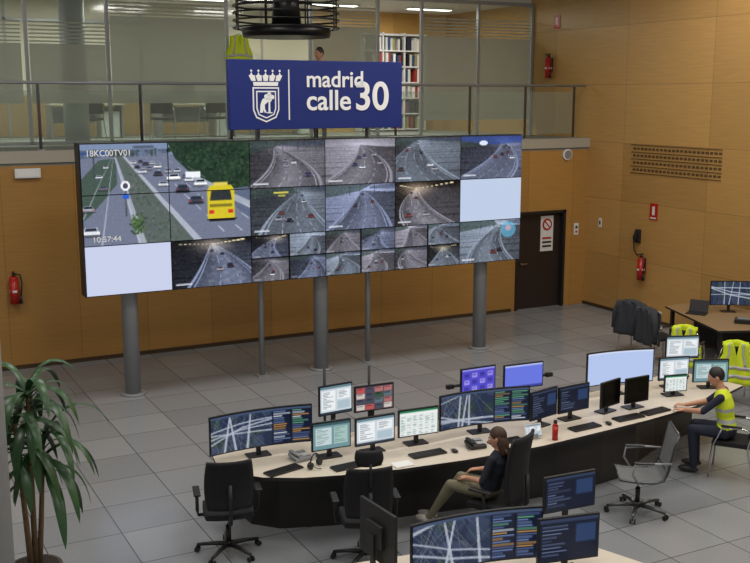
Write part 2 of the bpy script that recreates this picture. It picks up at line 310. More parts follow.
# ---------------------------------------------------------------- room shell
YB=17.95; XR=14.8; ZM=3.73; YM=24.; XL=-5; YF=-3; ZC=7.8
def shell(name,c,d,m,parent=None):
    b=B(); b.box(c,d,m); return b.done(name,parent=parent)
fl=tiles('floor_tile'); PLA=mat('plaster',rgb(186,184,178),.8); CEIL=mat('ceiling_paint',rgb(205,203,198),.8)
shell('floor',((XL+XR)/2,(YF+YB)/2,-.1),(XR-XL+.4,YB-YF+.4,.2),fl)
shell('wall_back',((XL+12.9)/2,YB+.1,(ZM-.25)/2),(12.9-XL,.2,ZM-.25),WB)
shell('wall_back_right_section',((14.22+XR)/2,YB+.1,(ZM-.25)/2),(XR-14.22,.2,ZM-.25),WB)
shell('wall_back_over_door',((12.9+14.22)/2,YB+.1,(2.17+ZM-.25)/2),(1.32,.2,ZM-.25-2.17),WB)
shell('wall_right',(XR+.1,(YF+YM)/2,ZC/2),(.2,YM-YF+.4,ZC),WR)
shell('wall_left',(XL-.1,(YF+YM)/2,ZC/2),(.2,YM-YF+.4,ZC),PLA)
shell('wall_front',((XL+XR)/2,YF-.1,ZC/2),(XR-XL,.2,ZC),PLA)
shell('wall_mezzanine_back',((10.9+XR)/2,YM+.1,(ZM+ZC)/2),(XR-10.9,.2,ZC-ZM),WM)
MB=B(); MB.box(((XL+10.9)/2,YM+.1,(ZM+ZC)/2),(10.9-XL,.2,ZC-ZM),mat('mezzanine_plaster',rgb(190,186,170),.8))
for x in np.arange(XL+1,10.9,1.5): MB.box((x,YM-.01,(ZM+6.78)/2),(.05,.03,3.05),GRYM)
MB.box(((XL+10.9)/2,YM-.01,6.3),(10.9-XL,.03,.06),GRYM); MB.box(((XL+10.9)/2,YM-.012,4.2),(10.9-XL,.02,.9),mat('wainscot',rgb(156,126,82),.6)); MB.done('wall_mezzanine_back_left')
shell('ceiling',((XL+XR)/2,(YF+20.1)/2,ZC+.1),(XR-XL+.4,20.1-YF+.3,.2),CEIL)
shell('ceiling_mezzanine',((XL+XR)/2,22.15,6.85),(XR-XL,3.9,.15),CEIL)
CARP=mat('mezzanine_carpet',rgb(140,142,138),.8,noise=.1)
b=B(); b.box(((XL+XR)/2,(YB+YM)/2+.0,ZM-.125),(XR-XL,YM-YB,.25),CARP); b.box(((XL+XR)/2,YB-.02,ZM-.1),(XR-XL,.06,.2),mat('slab_edge',rgb(170,164,150),.5)); b.done('floor_mezzanine')
shell('baseboard_back',((XL+12.8)/2,YB-.012,.035),(12.8-XL,.02,.07),BASEB)
shell('baseboard_right',(XR-.012,(YF+YB)/2,.035),(.02,YB-YF,.07),BASEB)
# door
b=B(); DB=mat('door_brown',rgb(44,32,26),.5)
b.box((13.56,YB+.14,1.07),(1.24,.06,2.14),DB); 
for x in (12.93,14.19): b.box((x,YB+.07,1.085),(.06,.2,2.17),DRK)
b.box((13.56,YB+.07,2.14),(1.32,.2,.06),DRK); b.cyl((13.1,YB+.1,1.02),(13.1,YB+.04,1.02),.02,CHR); b.box((13.17,YB+.04,1.02),(.14,.02,.02),CHR)
b.box((13.8,YB+.1,1.65),(.34,.012,.78),WHT,.0); b.cyl((13.8,YB+.09,1.85),(13.8,YB+.085,1.85),.13,RED,seg=24); b.cyl((13.8,YB+.086,1.85),(13.8,YB+.08,1.85),.09,WHT,seg=24); b.box((13.8,YB+.08,1.85),(.2,.008,.03),RED,rot=Matrix.Rotation(.8,3,'Y'))
for k in range(3): b.box((13.8,YB+.09,1.55-k*.09),(.24,.008,.04),RED if k<1 else DRK)
b.done('door_1')
# columns
b=B(); PC=mat('column_grey',rgb(168,170,172),.6,noise=.05); b.cyl((.72,8.3,0),(.72,8.3,ZC),.31,PC,seg=40); b.cyl((.72,8.3,0),(.72,8.3,.1),.33,DRK,seg=40); b.done('structural_column')
b=B(); b.cyl((4.25,20.6,ZM),(4.25,20.6,6.77),.24,PC,seg=32); b.done('structural_column')
# railing
b=B(); xs=[XL+.1,-3.2,-1.5,.0,1.5,3.1,4.83,6.5,8.2,9.95,11.7,13.1,14.4]
for x in xs:
    b.box((x,YB+.06,ZM+.56),(.05,.02,1.12),DMET); b.box((x,YB+.06,ZM+.01),(.12,.1,.02),GRYM)
for x0,x1 in zip(xs,xs[1:]): b.box(((x0+x1)/2,YB+.06,ZM+.55),(x1-x0-.1,.012,.9),GLASSR)
b.tube([(XL+.05,YB+.06,ZM+1.13),(14.7,YB+.06,ZM+1.13)],.028,GRYM)
b.done('mezzanine_railing',fix=False)
# partition
b=B()
for x in (-3.6,-.6,1.6,3.3,4.8,7.2,9.05,10.65,11.75,13.25,14.75): b.box((x,20.1,(ZM+6.78)/2),(.06,.08,6.78-ZM),GRYM)
for x0,x1 in ((-3.6,-.6),(-.6,1.6),(1.6,3.3),(3.3,4.8),(4.8,7.2),(7.2,9.05),(9.05,10.65),(11.75,13.25),(13.25,14.75)):
    b.box(((x0+x1)/2,20.1,5.25),(x1-x0-.06,.012,3.03),GLASS)
for x0,x1,z0,z1 in ((4.85,7.15,4.5,6.15),(9.1,10.6,4.3,6.1),(11.8,13.2,4.1,5.95),(13.3,14.7,4.1,5.95),(1.7,3.2,4.5,5.6),(-.5,1.5,4.5,5.6),(3.35,4.75,4.5,5.6)):
    b.box(((x0+x1)/2,20.08,(z0+z1)/2),(x1-x0,.008,z1-z0),FROST)
    for k in range(6): b.box(((x0+x1)/2,20.07,z1+.04+k*.07),(x1-x0,.006,.03),FROST)
b.box((4.9,20.1,6.73),(19.6,.1,.08),GRYM); b.box((4.9,20.1,ZM+.03),(13.6,.08,.06),GRYM)
b.done('glass_partition',fix=False)
# mezzanine furniture
def office_desk(x,y,w):
    b=B(); b.box((0,0,.73),(w,.75,.03),CREAM,.005); 
    for sx in (-1,1):
        b.box((sx*(w/2-.05),0,.36),(.04,.6,.7),GRYM); 
    b.box((0,.3,.5),(w-.15,.02,.35),GRYM); b.box((w/2-.3,0,.3),(.4,.55,.56),WHT,.01)
    b.box((-.2,.15,1.02),(.5,.03,.3),BLK); b.cyl((-.2,.17,.745),(-.2,.17,.95),.02,BLK); b.box((-.2,.17,.75),(.22,.16,.012),BLK); b.done('office_desk',(x,y,ZM))
for x,y,w in ((1.8,22.6,1.6),(4.9,22.9,1.6),(7.3,22.6,1.8),(9.6,22.9,1.6)): office_desk(x,y,w)
cols=[rgb(40,44,60),rgb(200,200,196),rgb(150,50,46),rgb(40,74,110),rgb(210,208,200),rgb(150,140,90),rgb(230,228,220),rgb(25,25,28)]; cm=[mat('binder_%d'%i,c,.6) for i,c in enumerate(cols)]
def shelf(X,W):
    b=B(); b.box((0,-.03,1.27),(W,.04,2.5),WHT)
    for k in range(7): b.box((0,-.2,.06+k*.4),(W,.36,.03),WHT)
    n=3; ds=[-W/2+W*i/n for i in range(n+1)]
    for x in ds: b.box((x,-.2,1.27),(.03,.36,2.5),WHT)
    for k in range(6):
        x=-W/2+.04
        while x<W/2-.1:
            w=random.uniform(.05,.085)
            if min(abs(x+w/2-q) for q in ds)>.06 and random.random()<.9: h=random.uniform(.27,.34); b.box((x+w/2,-.22,.075+k*.4+h/2),(w*.92,.26,h),random.choice(cm))
            x+=w
    b.done('binder_shelf',(X,YM-.003,ZM))
shelf(13.0,1.9)
for x in (1.2,4.2,7.4,10.6,13.2):
    b=B(); LE=mat('tube_light',(1,1,1),.5,emit=(1,.97,.9),es=5); b.box((0,0,0),(1.25,.3,.05),WHT); b.box((0,0,-.03),(1.15,.2,.012),LE); b.done('ceiling_light_fixture',(x,22.2,6.75))
def vest(b,M,m=None):
    m=m or YEL; s=b.M; b.M=s@M
    for yy in (-.05,.05):
        def fn(u,v,yy=yy):
            x=(u-.5)*2; w=.25+.03*(1-v) if v<.55 else .25-.06*min(1,(v-.55)/.2)
            z=(v-1)*.66-.035*abs(x)
            if yy<0 and v>.6: z-=max(0,.25-abs(x))*.9*(v-.6)/.4
            return (x*w, yy*(1-.3*abs(x))+.014*math.sin(u*15+v*4), z)
        b.slab(12,12,fn,(0,.008,0),m)
        for v in (.16,.36): b.slab(12,1,lambda u,w_,yy=yy,v=v:V(fn(u,v+w_*.075))+V((0,-.006 if yy<0 else .012,0)),(0,.004,0),REFL)
        for u0 in (.2,.72): b.slab(1,8,lambda u,w_,yy=yy,u0=u0:V(fn(u0+u*.08,.44+w_*.54))+V((0,-.007 if yy<0 else .013,0)),(0,.004,0),REFL)
    b.M=s
b=B(); b.cyl((0,.06,.02),(0,-.05,.02),.01,CHR,seg=8); b.tube([(-.16,0,-.06),(0,0,.02),(.16,0,-.06)],.008,CHR,6); vest(b,Matrix.Translation((0,0,0))); b.done('hanging_safety_vest',(7.42,19.98,5.86))
# pendant lamp
b=B(); DK=mat('lamp_black',(.01,.01,.012),.35,.4)
for k in range(9):
    z=5.75+k*.12; n=40; b.tube([(.88*math.cos(6.2832*j/n),.88*math.sin(6.2832*j/n),z) for j in range(n+1)],.016,DK,6)
for j in range(8): b.cyl((.88*math.cos(j*.785),.88*math.sin(j*.785),5.75),(.88*math.cos(j*.785),.88*math.sin(j*.785),6.73),.012,DK,seg=6)
for k,(r0,z0,r1,z1) in enumerate([(.72,5.6,.76,5.74),(.76,5.74,.4,5.8),(.25,5.8,.2,6.4)]): b.cyl((0,0,z0),(0,0,z1),r0,DK,r1,32)
for j in range(4): b.cyl((0,0,6.2+.001*j),(.88*math.cos(j*1.57),.88*math.sin(j*1.57),6.1),.012,DK,seg=6)
b.cyl((0,0,6.4),(0,0,ZC),.02,DK); b.done('pendant_lamp',(6.86,16.2,0))
# ---------------------------------------------------------------- video wall
X0,X1,Z0,Z1,YV=3.13,10.94,1.70,3.95,15.1
b=B(); pw=(X1-X0)/6; ph=(Z1-Z0)/3
b.box(((X0+X1)/2,YV+.17,(Z0+Z1)/2),(X1-X0+.02,.28,Z1-Z0+.02),BLK)
for c in range(6):
    for r in range(3): b.screen(pw-.014,ph-.014,A[r*CH:(r+1)*CH,c*CW:(c+1)*CW],(X0+pw*(c+.5),YV,Z1-ph*(r+.5)),gain=1.15)
for x in (3.87,7.14,10.39):
    b.cyl((x,YV+.45,0),(x,YV+.45,Z1-.1),.125,GRYM,seg=28); b.cyl((x,YV+.45,0),(x,YV+.45,.03),.2,GRYM,seg=28)
    for z in (2,2.8,3.6): b.box((x,YV+.34,z),(.5,.12,.08),DRK)
for x in (6.07,8.07): b.cyl((x,YV+.5,0),(x,YV+.5,4.4),.045,GRYM,seg=16); b.box((x,YV+.5,.01),(.2,.2,.02),GRYM)
for z in (1.9,2.8,3.7): b.box(((X0+X1)/2,YV+.37,z),(X1-X0-.3,.06,.07),GRYM)
vw=b.done('video_wall',fix=False)
text('caption_camera_id','18KC00TV01',X0+.08,YV-.01,Z1-.18,.62,SIGNW,vw,h=.09)
text('caption_time','10:57:44',X0+.12,YV-.01,Z1-2*ph+.06,.4,SIGNW,vw,h=.08)
# sign
sx,sy,sz0,sz1=5.42,YV-.02,4.12,5.19
b=B(); b.box((sx+1.515,sy+.06,(sz0+sz1)/2),(3.03,.12,sz1-sz0),BLUE,.008); b.box((sx+.99,sy-.004,(sz0+sz1)/2),(.018,.008,.78),SIGNW)
def flat(pts,m,y,th=.006): 
    n=len(pts); i=b.mi(m); vs=[b.bm.verts.new((sx+p[0],y,p[1])) for p in pts]; ws=[b.bm.verts.new((sx+p[0],y+th,p[1])) for p in pts]
    f=b.bm.faces.new(vs); f.material_index=i; f=b.bm.faces.new(ws[::-1]); f.material_index=i
    for k in range(n): f=b.bm.faces.new((vs[k],vs[(k+1)%n],ws[(k+1)%n],ws[k])); f.material_index=i
cx=.6
def fl_(pts,m,y): flat([(cx+p[0],p[1]) for p in pts],m,y)
def blob(x,z,r,m,y,rz_=None): fl_([(x+r*math.cos(k*.5236),z+(rz_ or r)*math.sin(k*.5236)) for k in range(12)],m,y)
fl_([(-.2,4.79),(.2,4.79),(.21,4.85),(-.21,4.85)],SIGNW,sy-.008)
for k in range(5):
    a=(k-2)*.1; fl_([(a*1.0-.035,4.865),(a*1.0+.035,4.865),(a*1.15+.05,4.95),(a*1.18+.02,4.955),(a*1.18,5.0),(a*1.18-.02,4.955),(a*1.15-.05,4.95)],SIGNW,sy-.008); blob(a*1.18,5.02,.017,SIGNW,sy-.008)
fl_([(-.22,4.77),(.22,4.77),(.22,4.42),(.17,4.3),(0,4.23),(-.17,4.3),(-.22,4.42)],SIGNW,sy-.008)
fl_([(-.198,4.748),(.198,4.748),(.198,4.43),(.153,4.32),(0,4.255),(-.153,4.32),(-.198,4.43)],BLUE,sy-.012)
fl_([(-.165,4.715),(.165,4.715),(.165,4.44),(.13,4.345),(0,4.29),(-.13,4.345),(-.165,4.44)],SIGNW,sy-.014)
fl_([(-.145,4.695),(.145,4.695),(.145,4.45),(.115,4.36),(0,4.31),(-.115,4.36),(-.145,4.45)],BLUE,sy-.016)
for (x,z,r) in ((.05,4.62,.05),(.0,4.63,.035),(.1,4.62,.035),(.05,4.66,.035),(.05,4.58,.04)): blob(x,z,r,SIGNW,sy-.02-.001*x)
fl_([(.038,4.58),(.062,4.58),(.066,4.38),(.032,4.38)],SIGNW,sy-.02); fl_([(.0,4.37),(.1,4.37),(.1,4.385),(.0,4.385)],SIGNW,sy-.02)
fl_([(.02,4.56),(-.01,4.6),(-.05,4.6),(-.075,4.57),(-.1,4.5),(-.105,4.43),(-.11,4.38),(-.06,4.38),(-.055,4.43),(-.03,4.38),(-.0,4.38),(-.025,4.44),(-.03,4.5),(.02,4.54)],SIGNW,sy-.022)
sg=b.done('hanging_sign',fix=True)
text('text_madrid','madrid',sx+1.28,sy-.01,4.78,1.0,SIGNW,sg,off=.014); text('text_calle','calle',sx+1.28,sy-.01,4.42,.78,SIGNW,sg,off=.014); text('text_30','30',sx+2.14,sy-.01,4.42,.6,SIGNW,sg,off=.016)
# ---------------------------------------------------------------- wall things
def extinguisher(loc,rz):
    b=B(); b.cyl((0,-.1,0),(0,-.1,.42),.075,RED,seg=24); b.ell((0,-.1,.42),(.075,.075,.06),RED); b.cyl((0,-.1,.46),(0,-.1,.53),.02,BLK); b.box((0,-.12,.54),(.03,.14,.02),BLK); b.box((0,-.13,.5),(.03,.12,.015),BLK)
    b.tube([(.02,-.12,.51),(.1,-.14,.5),(.13,-.13,.35),(.1,-.12,.12)],.012,BLK); b.cyl((.1,-.12,.14),(.1,-.12,0),.016,BLK,.03); b.box((0,-.1,.22),(.153,.153,.12),WHT,.04); b.box((0,-.015,.3),(.08,.03,.3),BLK); b.done('fire_extinguisher',loc,rz)
extinguisher((2.5,YB-.003,1.17),0); extinguisher((XR-.003,16.0,.86),-90); extinguisher((XR-.003,19.35,5.05),-90)
b=B(); b.box((0,-.04,.1),(.12,.08,.28),BLK,.01); b.tube([(0,-.08,.2),(-.05,-.12,.1),(0,-.12,-.2),(.06,-.08,-.3)],.014,BLK); b.box((0,-.1,.12),(.06,.05,.2),BLK,.015); b.done('wall_telephone',(XR-.002,16.2,1.65),-90)
def wsign(name,loc,rz,w,h,m,bars):
    b=B(); b.box((0,-.008,0),(w,.012,h),m)
    for (x,z,ww,hh,mm) in bars: b.box((x,-.017,z),(ww,.006,hh),mm)
    b.done(name,loc,rz)
wsign('fire_extinguisher_sign',(XR-.002,15.8,2.3),-90,.22,.34,RED,[(0,.02,.07,.18,WHT),(0,-.13,.16,.03,WHT)])
wsign('fire_extinguisher_sign',(XR-.002,19.2,6.3),-90,.22,.3,RED,[(0,.02,.07,.16,WHT)])
b=B(); b.box((0,-.04,0),(.42,.08,.16),WHT,.01); b.box((0,-.083,-.01),(.36,.006,.09),mat('diffuser',(.8,.8,.78),.3)); b.done('emergency_light',(2.84,YB-.001,3.36))
b=B(); b.cyl((0,0,0),(0,-.05,0),.12,WHT,seg=28); b.cyl((0,-.05,0),(0,-.07,0),.09,GRYM,seg=28); b.done('wall_speaker',(14.2,YB-.001,3.38))
wsign('wall_control_box',(14.53,YB-.001,1.72),0,.12,.26,WHT,[(0,.04,.06,.06,DRK),(0,-.06,.05,.05,RED)])
wsign('wall_switch',(XR-.001,17.45,1.9),-90,.1,.2,WHT,[(0,0,.04,.08,DRK)])
wsign('wall_socket',(XR-.001,15.5,.22),-90,.14,.09,WHT,[(0,0,.05,.04,DRK)])
b=B(); SL=mat('slot_dark',rgb(84,62,34),.8)
for r in range(4):
    for k in range(22): b.box((0,14.1+k*.112,3.13+r*.145),(.01,.075,.045),SL)
for z in (3.06,3.2,3.35,3.49,3.64): b.box((-.002,15.3,z),(.014,2.5,.012),SL)
b.done('ventilation_grille',(XR-.004,0,0))
# ---------------------------------------------------------------- consoles
def console(name,near,far,bn,bf):
    b=B(); b.prism(near+far,.715,.75,CREAM,DRK)
    b.prism(bn+bf,0.0,.714,DRK); b.done(name)
near=[(3.4,10.3),(3.34,9.96),(3.42,9.66),(3.64,9.4),(4.0,9.2),(4.4,9.08),(5.0,8.95),(5.8,8.86),(6.8,8.84),(7.7,8.92),(8.5,9.0),(9.3,9.12),(10.0,9.3),(10.7,9.55)]
far=[(10.45,10.55),(9.6,10.36),(8.7,10.26),(7.7,10.2),(6.8,10.18),(5.8,10.2),(4.9,10.28),(4.2,10.4),(3.6,10.55)]
bn=[(3.7,10.3),(3.72,9.98),(3.95,9.72),(4.5,9.52),(5.2,9.38),(5.8,9.28),(6.6,9.15),(7.2,9.1),(7.9,9.12),(8.5,9.2),(8.85,9.5),(9.3,9.72),(10.3,10.05)]
bf=[(10.2,10.4),(9.6,10.28),(8.7,10.18),(7.7,10.12),(6.8,10.1),(5.8,10.12),(4.9,10.2),(4.2,10.3)]
console('control_desk',near,far,bn,bf)
console('control_desk',[(2.9,7.0),(2.95,6.3),(3.5,5.95),(4.3,5.7),(5.1,5.45),(5.75,5.3)],[(5.78,6.0),(5.6,6.5),(5.2,6.85),(4.4,7.08),(3.6,7.2)],[(3.3,6.9),(3.35,6.5),(4.3,6.2),(5.3,5.9)],[(5.5,6.4),(5.1,6.75),(4.4,6.95),(3.6,7.1)])
b=B(); b.prism([(13.6,14.1),(12.9,12.1),(14.1,11.6),(14.7,11.9),(14.7,14.1)],.715,.75,mat('desk_wood',rgb(150,124,90),.45),DRK)
for x,y in ((13.6,13.9),(13.05,12.2),(14.55,12.0),(14.55,13.95)): b.box((x,y,.357),(.06,.06,.715),BLK)
b.box((14.3,13.2,.4),(.5,1.2,.6),BLK); b.done('side_desk')
def monitor(x,y,zb,w,h,yaw,kind,curve=0,seed=1,pole=0,arm=0):
    b=B(); z=zb-.75+h/2; n=8 if curve else 1; gx=48 if w<.7 else 110; gy=int(gx*h/w)
    fn=lambda m_:(lambda u,v:((u-.5)*(w+m_),-curve*(2*u-1)**2+(.004),(v-.5)*(h+m_)+z))
    b.slab(n,1,fn(.028),(0,.028,0),BLK,False)
    b.screen(w,h,content(kind,gx,gy,seed),(0,-.0,z),curve)
    b.box((0,.045,z),(w*.45,.04,h*.45),BLK,.008)
    b.box((0,.07,(z)/2),(.05,.025,z),BLK); b.box((0,.08,.008),(.26,.16,.014),BLK,.004)
    if pole: b.cyl((pole,.085,.0),(pole,.085,z+h/2+.22),.016,BLK); b.box((pole/2,.08,z),(abs(pole)+.03,.03,.04),BLK)
    if arm: b.cyl((0,.08,z-.05),(arm,.08,z-.05),.018,BLK); b.box((arm,.08,z-.05),(.09,.05,.05),BLK)
    return b.done('computer_monitor',(x,y,.752),yaw,fix=False)
monitor(3.84,9.97,.88,1.14,.4,-2,'wide',.07,3); monitor(4.51,9.57,.87,.43,.29,-2,'teal'); monitor(5.01,9.5,.87,.46,.29,0,'doc',seed=3); monitor(5.56,9.5,.88,.47,.29,-4,'spread')
monitor(4.78,10.02,1.1,.4,.32,4,'doc',seed=9,pole=-.1); monitor(5.27,10.02,1.07,.47,.28,-3,'pink',seed=5,pole=-.03)
monitor(6.42,9.5,.88,1.14,.39,-6,'wide',.07,8); monitor(6.7,10.02,1.07,.47,.31,0,'purple',arm=-.36); monitor(7.36,10.0,1.06,.54,.29,-4,'blue',arm=.42)
monitor(7.2,9.36,.88,.44,.32,12,'dark'); monitor(7.68,9.4,.88,.46,.3,4,'dark',seed=4)
monitor(8.86,9.97,.93,.96,.42,-10,'blank',.05); monitor(8.28,9.43,.85,.36,.3,14,'off'); monitor(8.68,9.4,.85,.36,.3,2,'off')
monitor(10.25,10.25,1.03,.46,.3,-20,'doc',seed=2); monitor(9.75,9.88,.88,.42,.29,-14,'doc',seed=7); monitor(10.16,9.62,.86,.46,.29,-24,'teal'); monitor(9.5,9.58,.83,.3,.2,-14,'spread')
monitor(4.34,6.5,.88,1.14,.42,-8,'wide',.07,11); monitor(5.06,6.2,.88,.52,.36,-12,'dark',seed=6); monitor(5.4,6.62,1.1,.5,.3,-4,'dark',seed=9); monitor(3.66,6.86,.92,.5,.44,94,'off')
monitor(14.2,13.1,.9,.7,.42,-32,'map',.03,5)
b=B(); b.box((0,0,.01),(.34,.24,.02),BLK,.004); b.box((0,.14,.12),(.34,.015,.22),BLK,.004,rot=Matrix.Rotation(-.3,3,'X')); b.done('laptop',(13.6,13.3,.752),-60)
b=B(); b.box((0,0,.04),(.3,.22,.08),BLK,.01); b.box((0,-.02,.085),(.2,.12,.01),GRYM); b.done('document_scanner',(13.75,12.35,.751),-50)
def keyboard(x,y,rz,w=.42):
    b=B(); b.box((0,0,.011),(w,.15,.02),BLK,.004)
    for i in range(12):
        for j in range(4): b.box((-w/2+.03+i*(w-.06)/11,-.05+j*.033,.024),(.024,.022,.008),DRK)
    b.done('keyboard',(x,y,.7505),rz)
for x,y,r in ((3.9,9.47,14),(4.58,9.26,4),(5.5,9.2,0),(6.5,9.14,-2),(7.62,9.12,4),(8.33,9.16,2),(8.8,9.2,6),(4.2,6.12,-10),(4.95,5.85,-12)): keyboard(x,y,r)
def mouse(x,y):
    b=B(); b.ell((0,0,.012),(.03,.05,.02),BLK); b.cyl((0,.045,.012),(0,.09,.004),.003,BLK,seg=6); b.done('computer_mouse',(x,y,.759),random.uniform(-20,20))
for x,y in ((4.88,9.18),(5.8,9.12),(7.95,9.08)): mouse(x,y)
def phone(x,y,rz,m=BLK):
    b=B(); b.box((0,0,.035),(.2,.19,.04),m,.01,rot=Matrix.Rotation(.15,3,'X')); b.box((-.065,0,.08),(.045,.2,.03),m,.012); b.box((.04,.05,.066),(.09,.04,.01),GRYM,rot=Matrix.Rotation(.15,3,'X'))
    for i in range(3):
        for j in range(3): b.box((.01+i*.03,-.06+j*.028,.058),(.018,.016,.008),WHT)
    b.tube([(-.08,-.09,.05),(-.13,-.12,.02),(-.12,-.04,.015),(-.1,.05,.02)],.005,m,6); b.done('desk_phone',(x,y,.7515),rz)
phone(4.2,9.72,10,GRYM); phone(6.1,9.16,-8,DRK); phone(5.5,5.62,0)
def tablet(x,y,rz):
    b=B(); b.M=Matrix.Translation((0,0,.012))@Matrix.Rotation(-.35,4,'X'); b.slab(1,1,lambda u,v:((u-.5)*.22,0,v*.17),(0,.01,0),WHT,False); b.screen(.19,.14,content('doc',20,14,3),(0,-.003,.085)); b.M=Matrix(); b.box((0,.05,.03),(.1,.1,.06),GRYM); b.done('tablet',(x,y,.752),rz,fix=False)
tablet(6.84,9.06,-6); tablet(4.75,5.6,-12)
b=B(); b.cyl((0,0,0),(0,0,.17),.034,RED,seg=20); b.cyl((0,0,.17),(0,0,.2),.034,RED,.02,20); b.cyl((0,0,.2),(0,0,.235),.021,BLK); b.done('water_bottle',(7.04,8.94,.7505))
b=B()
for k in range(4): b.box((random.uniform(-.01,.01),random.uniform(-.01,.01),.0015+k*.002),(.21,.15,.0015),PAPER,rot=Matrix.Rotation(random.uniform(-.1,.1),3,'Z'))
b.done('paper_stack',(5.1,9.06,.7505),0)
b=B(); n=12; b.tube([(.08*math.cos(math.pi*j/n),0,.05+.1*math.sin(math.pi*j/n)) for j in range(n+1)],.008,BLK); b.cyl((-.08,-.02,.04),(-.08,.02,.04),.035,BLK); b.cyl((.08,-.02,.04),(.08,.02,.04),.035,BLK); b.tube([(-.08,-.02,.04),(-.06,-.08,.02),(-.02,-.1,.012)],.004,BLK); b.done('headset',(4.24,9.42,.7515),30)
# ---------------------------------------------------------------- chairs
def starbase(b,m,R0=.32,wh=BLK):
    for k in range(5):
        a=math.radians(90+72*k); c,s_=math.cos(a),math.sin(a)
        b.tube([(0,0,.1),(R0*.5*c,R0*.5*s_,.095),(R0*c,R0*s_,.075)],.02,m,8,[.028,.022,.016])
        for t in (-1,1):
            q=V((R0*c-s_*.016*t,R0*s_+c*.016*t,.028)); b.cyl(q,q+V((-s_*.014*t,c*.014*t,0)),.028,wh,seg=14)
        b.cyl((R0*c,R0*s_,.03),(R0*c,R0*s_,.08),.008,m,seg=8)
    b.cyl((0,0,.07),(0,0,.13),.04,m); b.cyl((0,0,.12),(0,0,.3),.027,BLK); b.cyl((0,0,.28),(0,0,.42),.016,CHR)
def office_chair(loc,rz,head=False,tall=False):
    b=B(); starbase(b,BLK,.33); b.box((0,0,.425),(.2,.24,.03),BLK,.008); 
    def seat(u,v):
        x=(u-.5)*2; y=(v-.5)*2; k=1-.06*abs(x)**3; kk=1-.06*abs(y)**3
        return (x*.25*kk,y*.24*k,.505-.012*(1-x*x)-.03*max(0,y-.5)+.01*y*y)
    b.slab(12,12,seat,(0,0,-.055),BLK2); hh=.7 if tall else .52; ww=.24; o=-.035 if tall else 0
    def bk(u,v):
        x=(u-.5)*2; t=v; w=ww*(1-.12*t**3)*(1-.12*(1-t)**4)
        return (x*w,o-.23-.05*t+.05*x*x+.03*math.sin(t*math.pi*1.1),.56+t*hh)
    b.slab(12,14,bk,(0,-.04,0),BLK2); b.tube([(0,-.1,.41),(0,-.27,.42),(0,-.32+o,.55),(0,-.31+o,.85)],.022,BLK,8)
    fr=[bk(0,k/8) for k in range(9)]; fr2=[bk(1,k/8) for k in range(9)]
    for q in (fr,fr2): b.tube([V(p)+V((0,-.02,0)) for p in q],.014,BLK,8)
    for sx_ in (-1,1):
        b.tube([(sx_*.1,0,.43),(sx_*.3,0,.44),(sx_*.31,-.02,.5),(sx_*.31,-.02,.67)],.018,BLK,8); b.box((sx_*.31,.02,.685),(.07,.26,.03),BLK,.012)
    if head:
        b.tube([(0,-.3,.9),(0,-.33,.56+hh+.06)],.014,BLK,8)
        b.slab(8,5,lambda u,v:((u-.5)*.28*(1-.15*abs(2*v-1)**2),-.25+.05*(2*u-1)**2,.56+hh+.02+v*.15),(0,-.05,0),BLK2)
    return b.done('office_chair',loc,rz)
office_chair((3.26,9.42,0),-14); office_chair((4.42,8.6,0),-18,head=True); office_chair((5.8,8.3,0),27,tall=True)
b=B(); starbase(b,DMET,.34); b.box((0,0,.41),(.16,.2,.03),DMET)
pr=[(.24,.47),(.12,.45),(0,.44),(-.14,.44),(-.23,.47),(-.27,.56),(-.3,.7),(-.33,.85),(-.37,1.0)]
for x in (-.24,.24): b.tube([(x,p,z) for p,z in pr],.014,DMET,8)
def ms(u,v):
    k=v*(len(pr)-1); i=min(int(k),len(pr)-2); t=k-i; return ((u-.5)*.47,pr[i][0]*(1-t)+pr[i+1][0]*t,pr[i][1]*(1-t)+pr[i+1][1]*t)
b.slab(6,32,ms,(0,.006,.006),GREYCH)
for y,z in ((.24,.47),(-.37,1.0),(0,.43),(-.27,.56)): b.cyl((-.24,y,z),(.24,y,z),.013,DMET,seg=10)
for x in (-.27,.27): b.tube([(x,.05,.44),(x*1.1,.12,.55),(x*1.1,.1,.66),(x*1.1,-.1,.68),(x,-.3,.68)],.013,GRYM,8); b.box((x*1.1,0,.69),(.045,.22,.02),BLK,.008)
b.done('office_chair',(7.69,8.25,0),58)
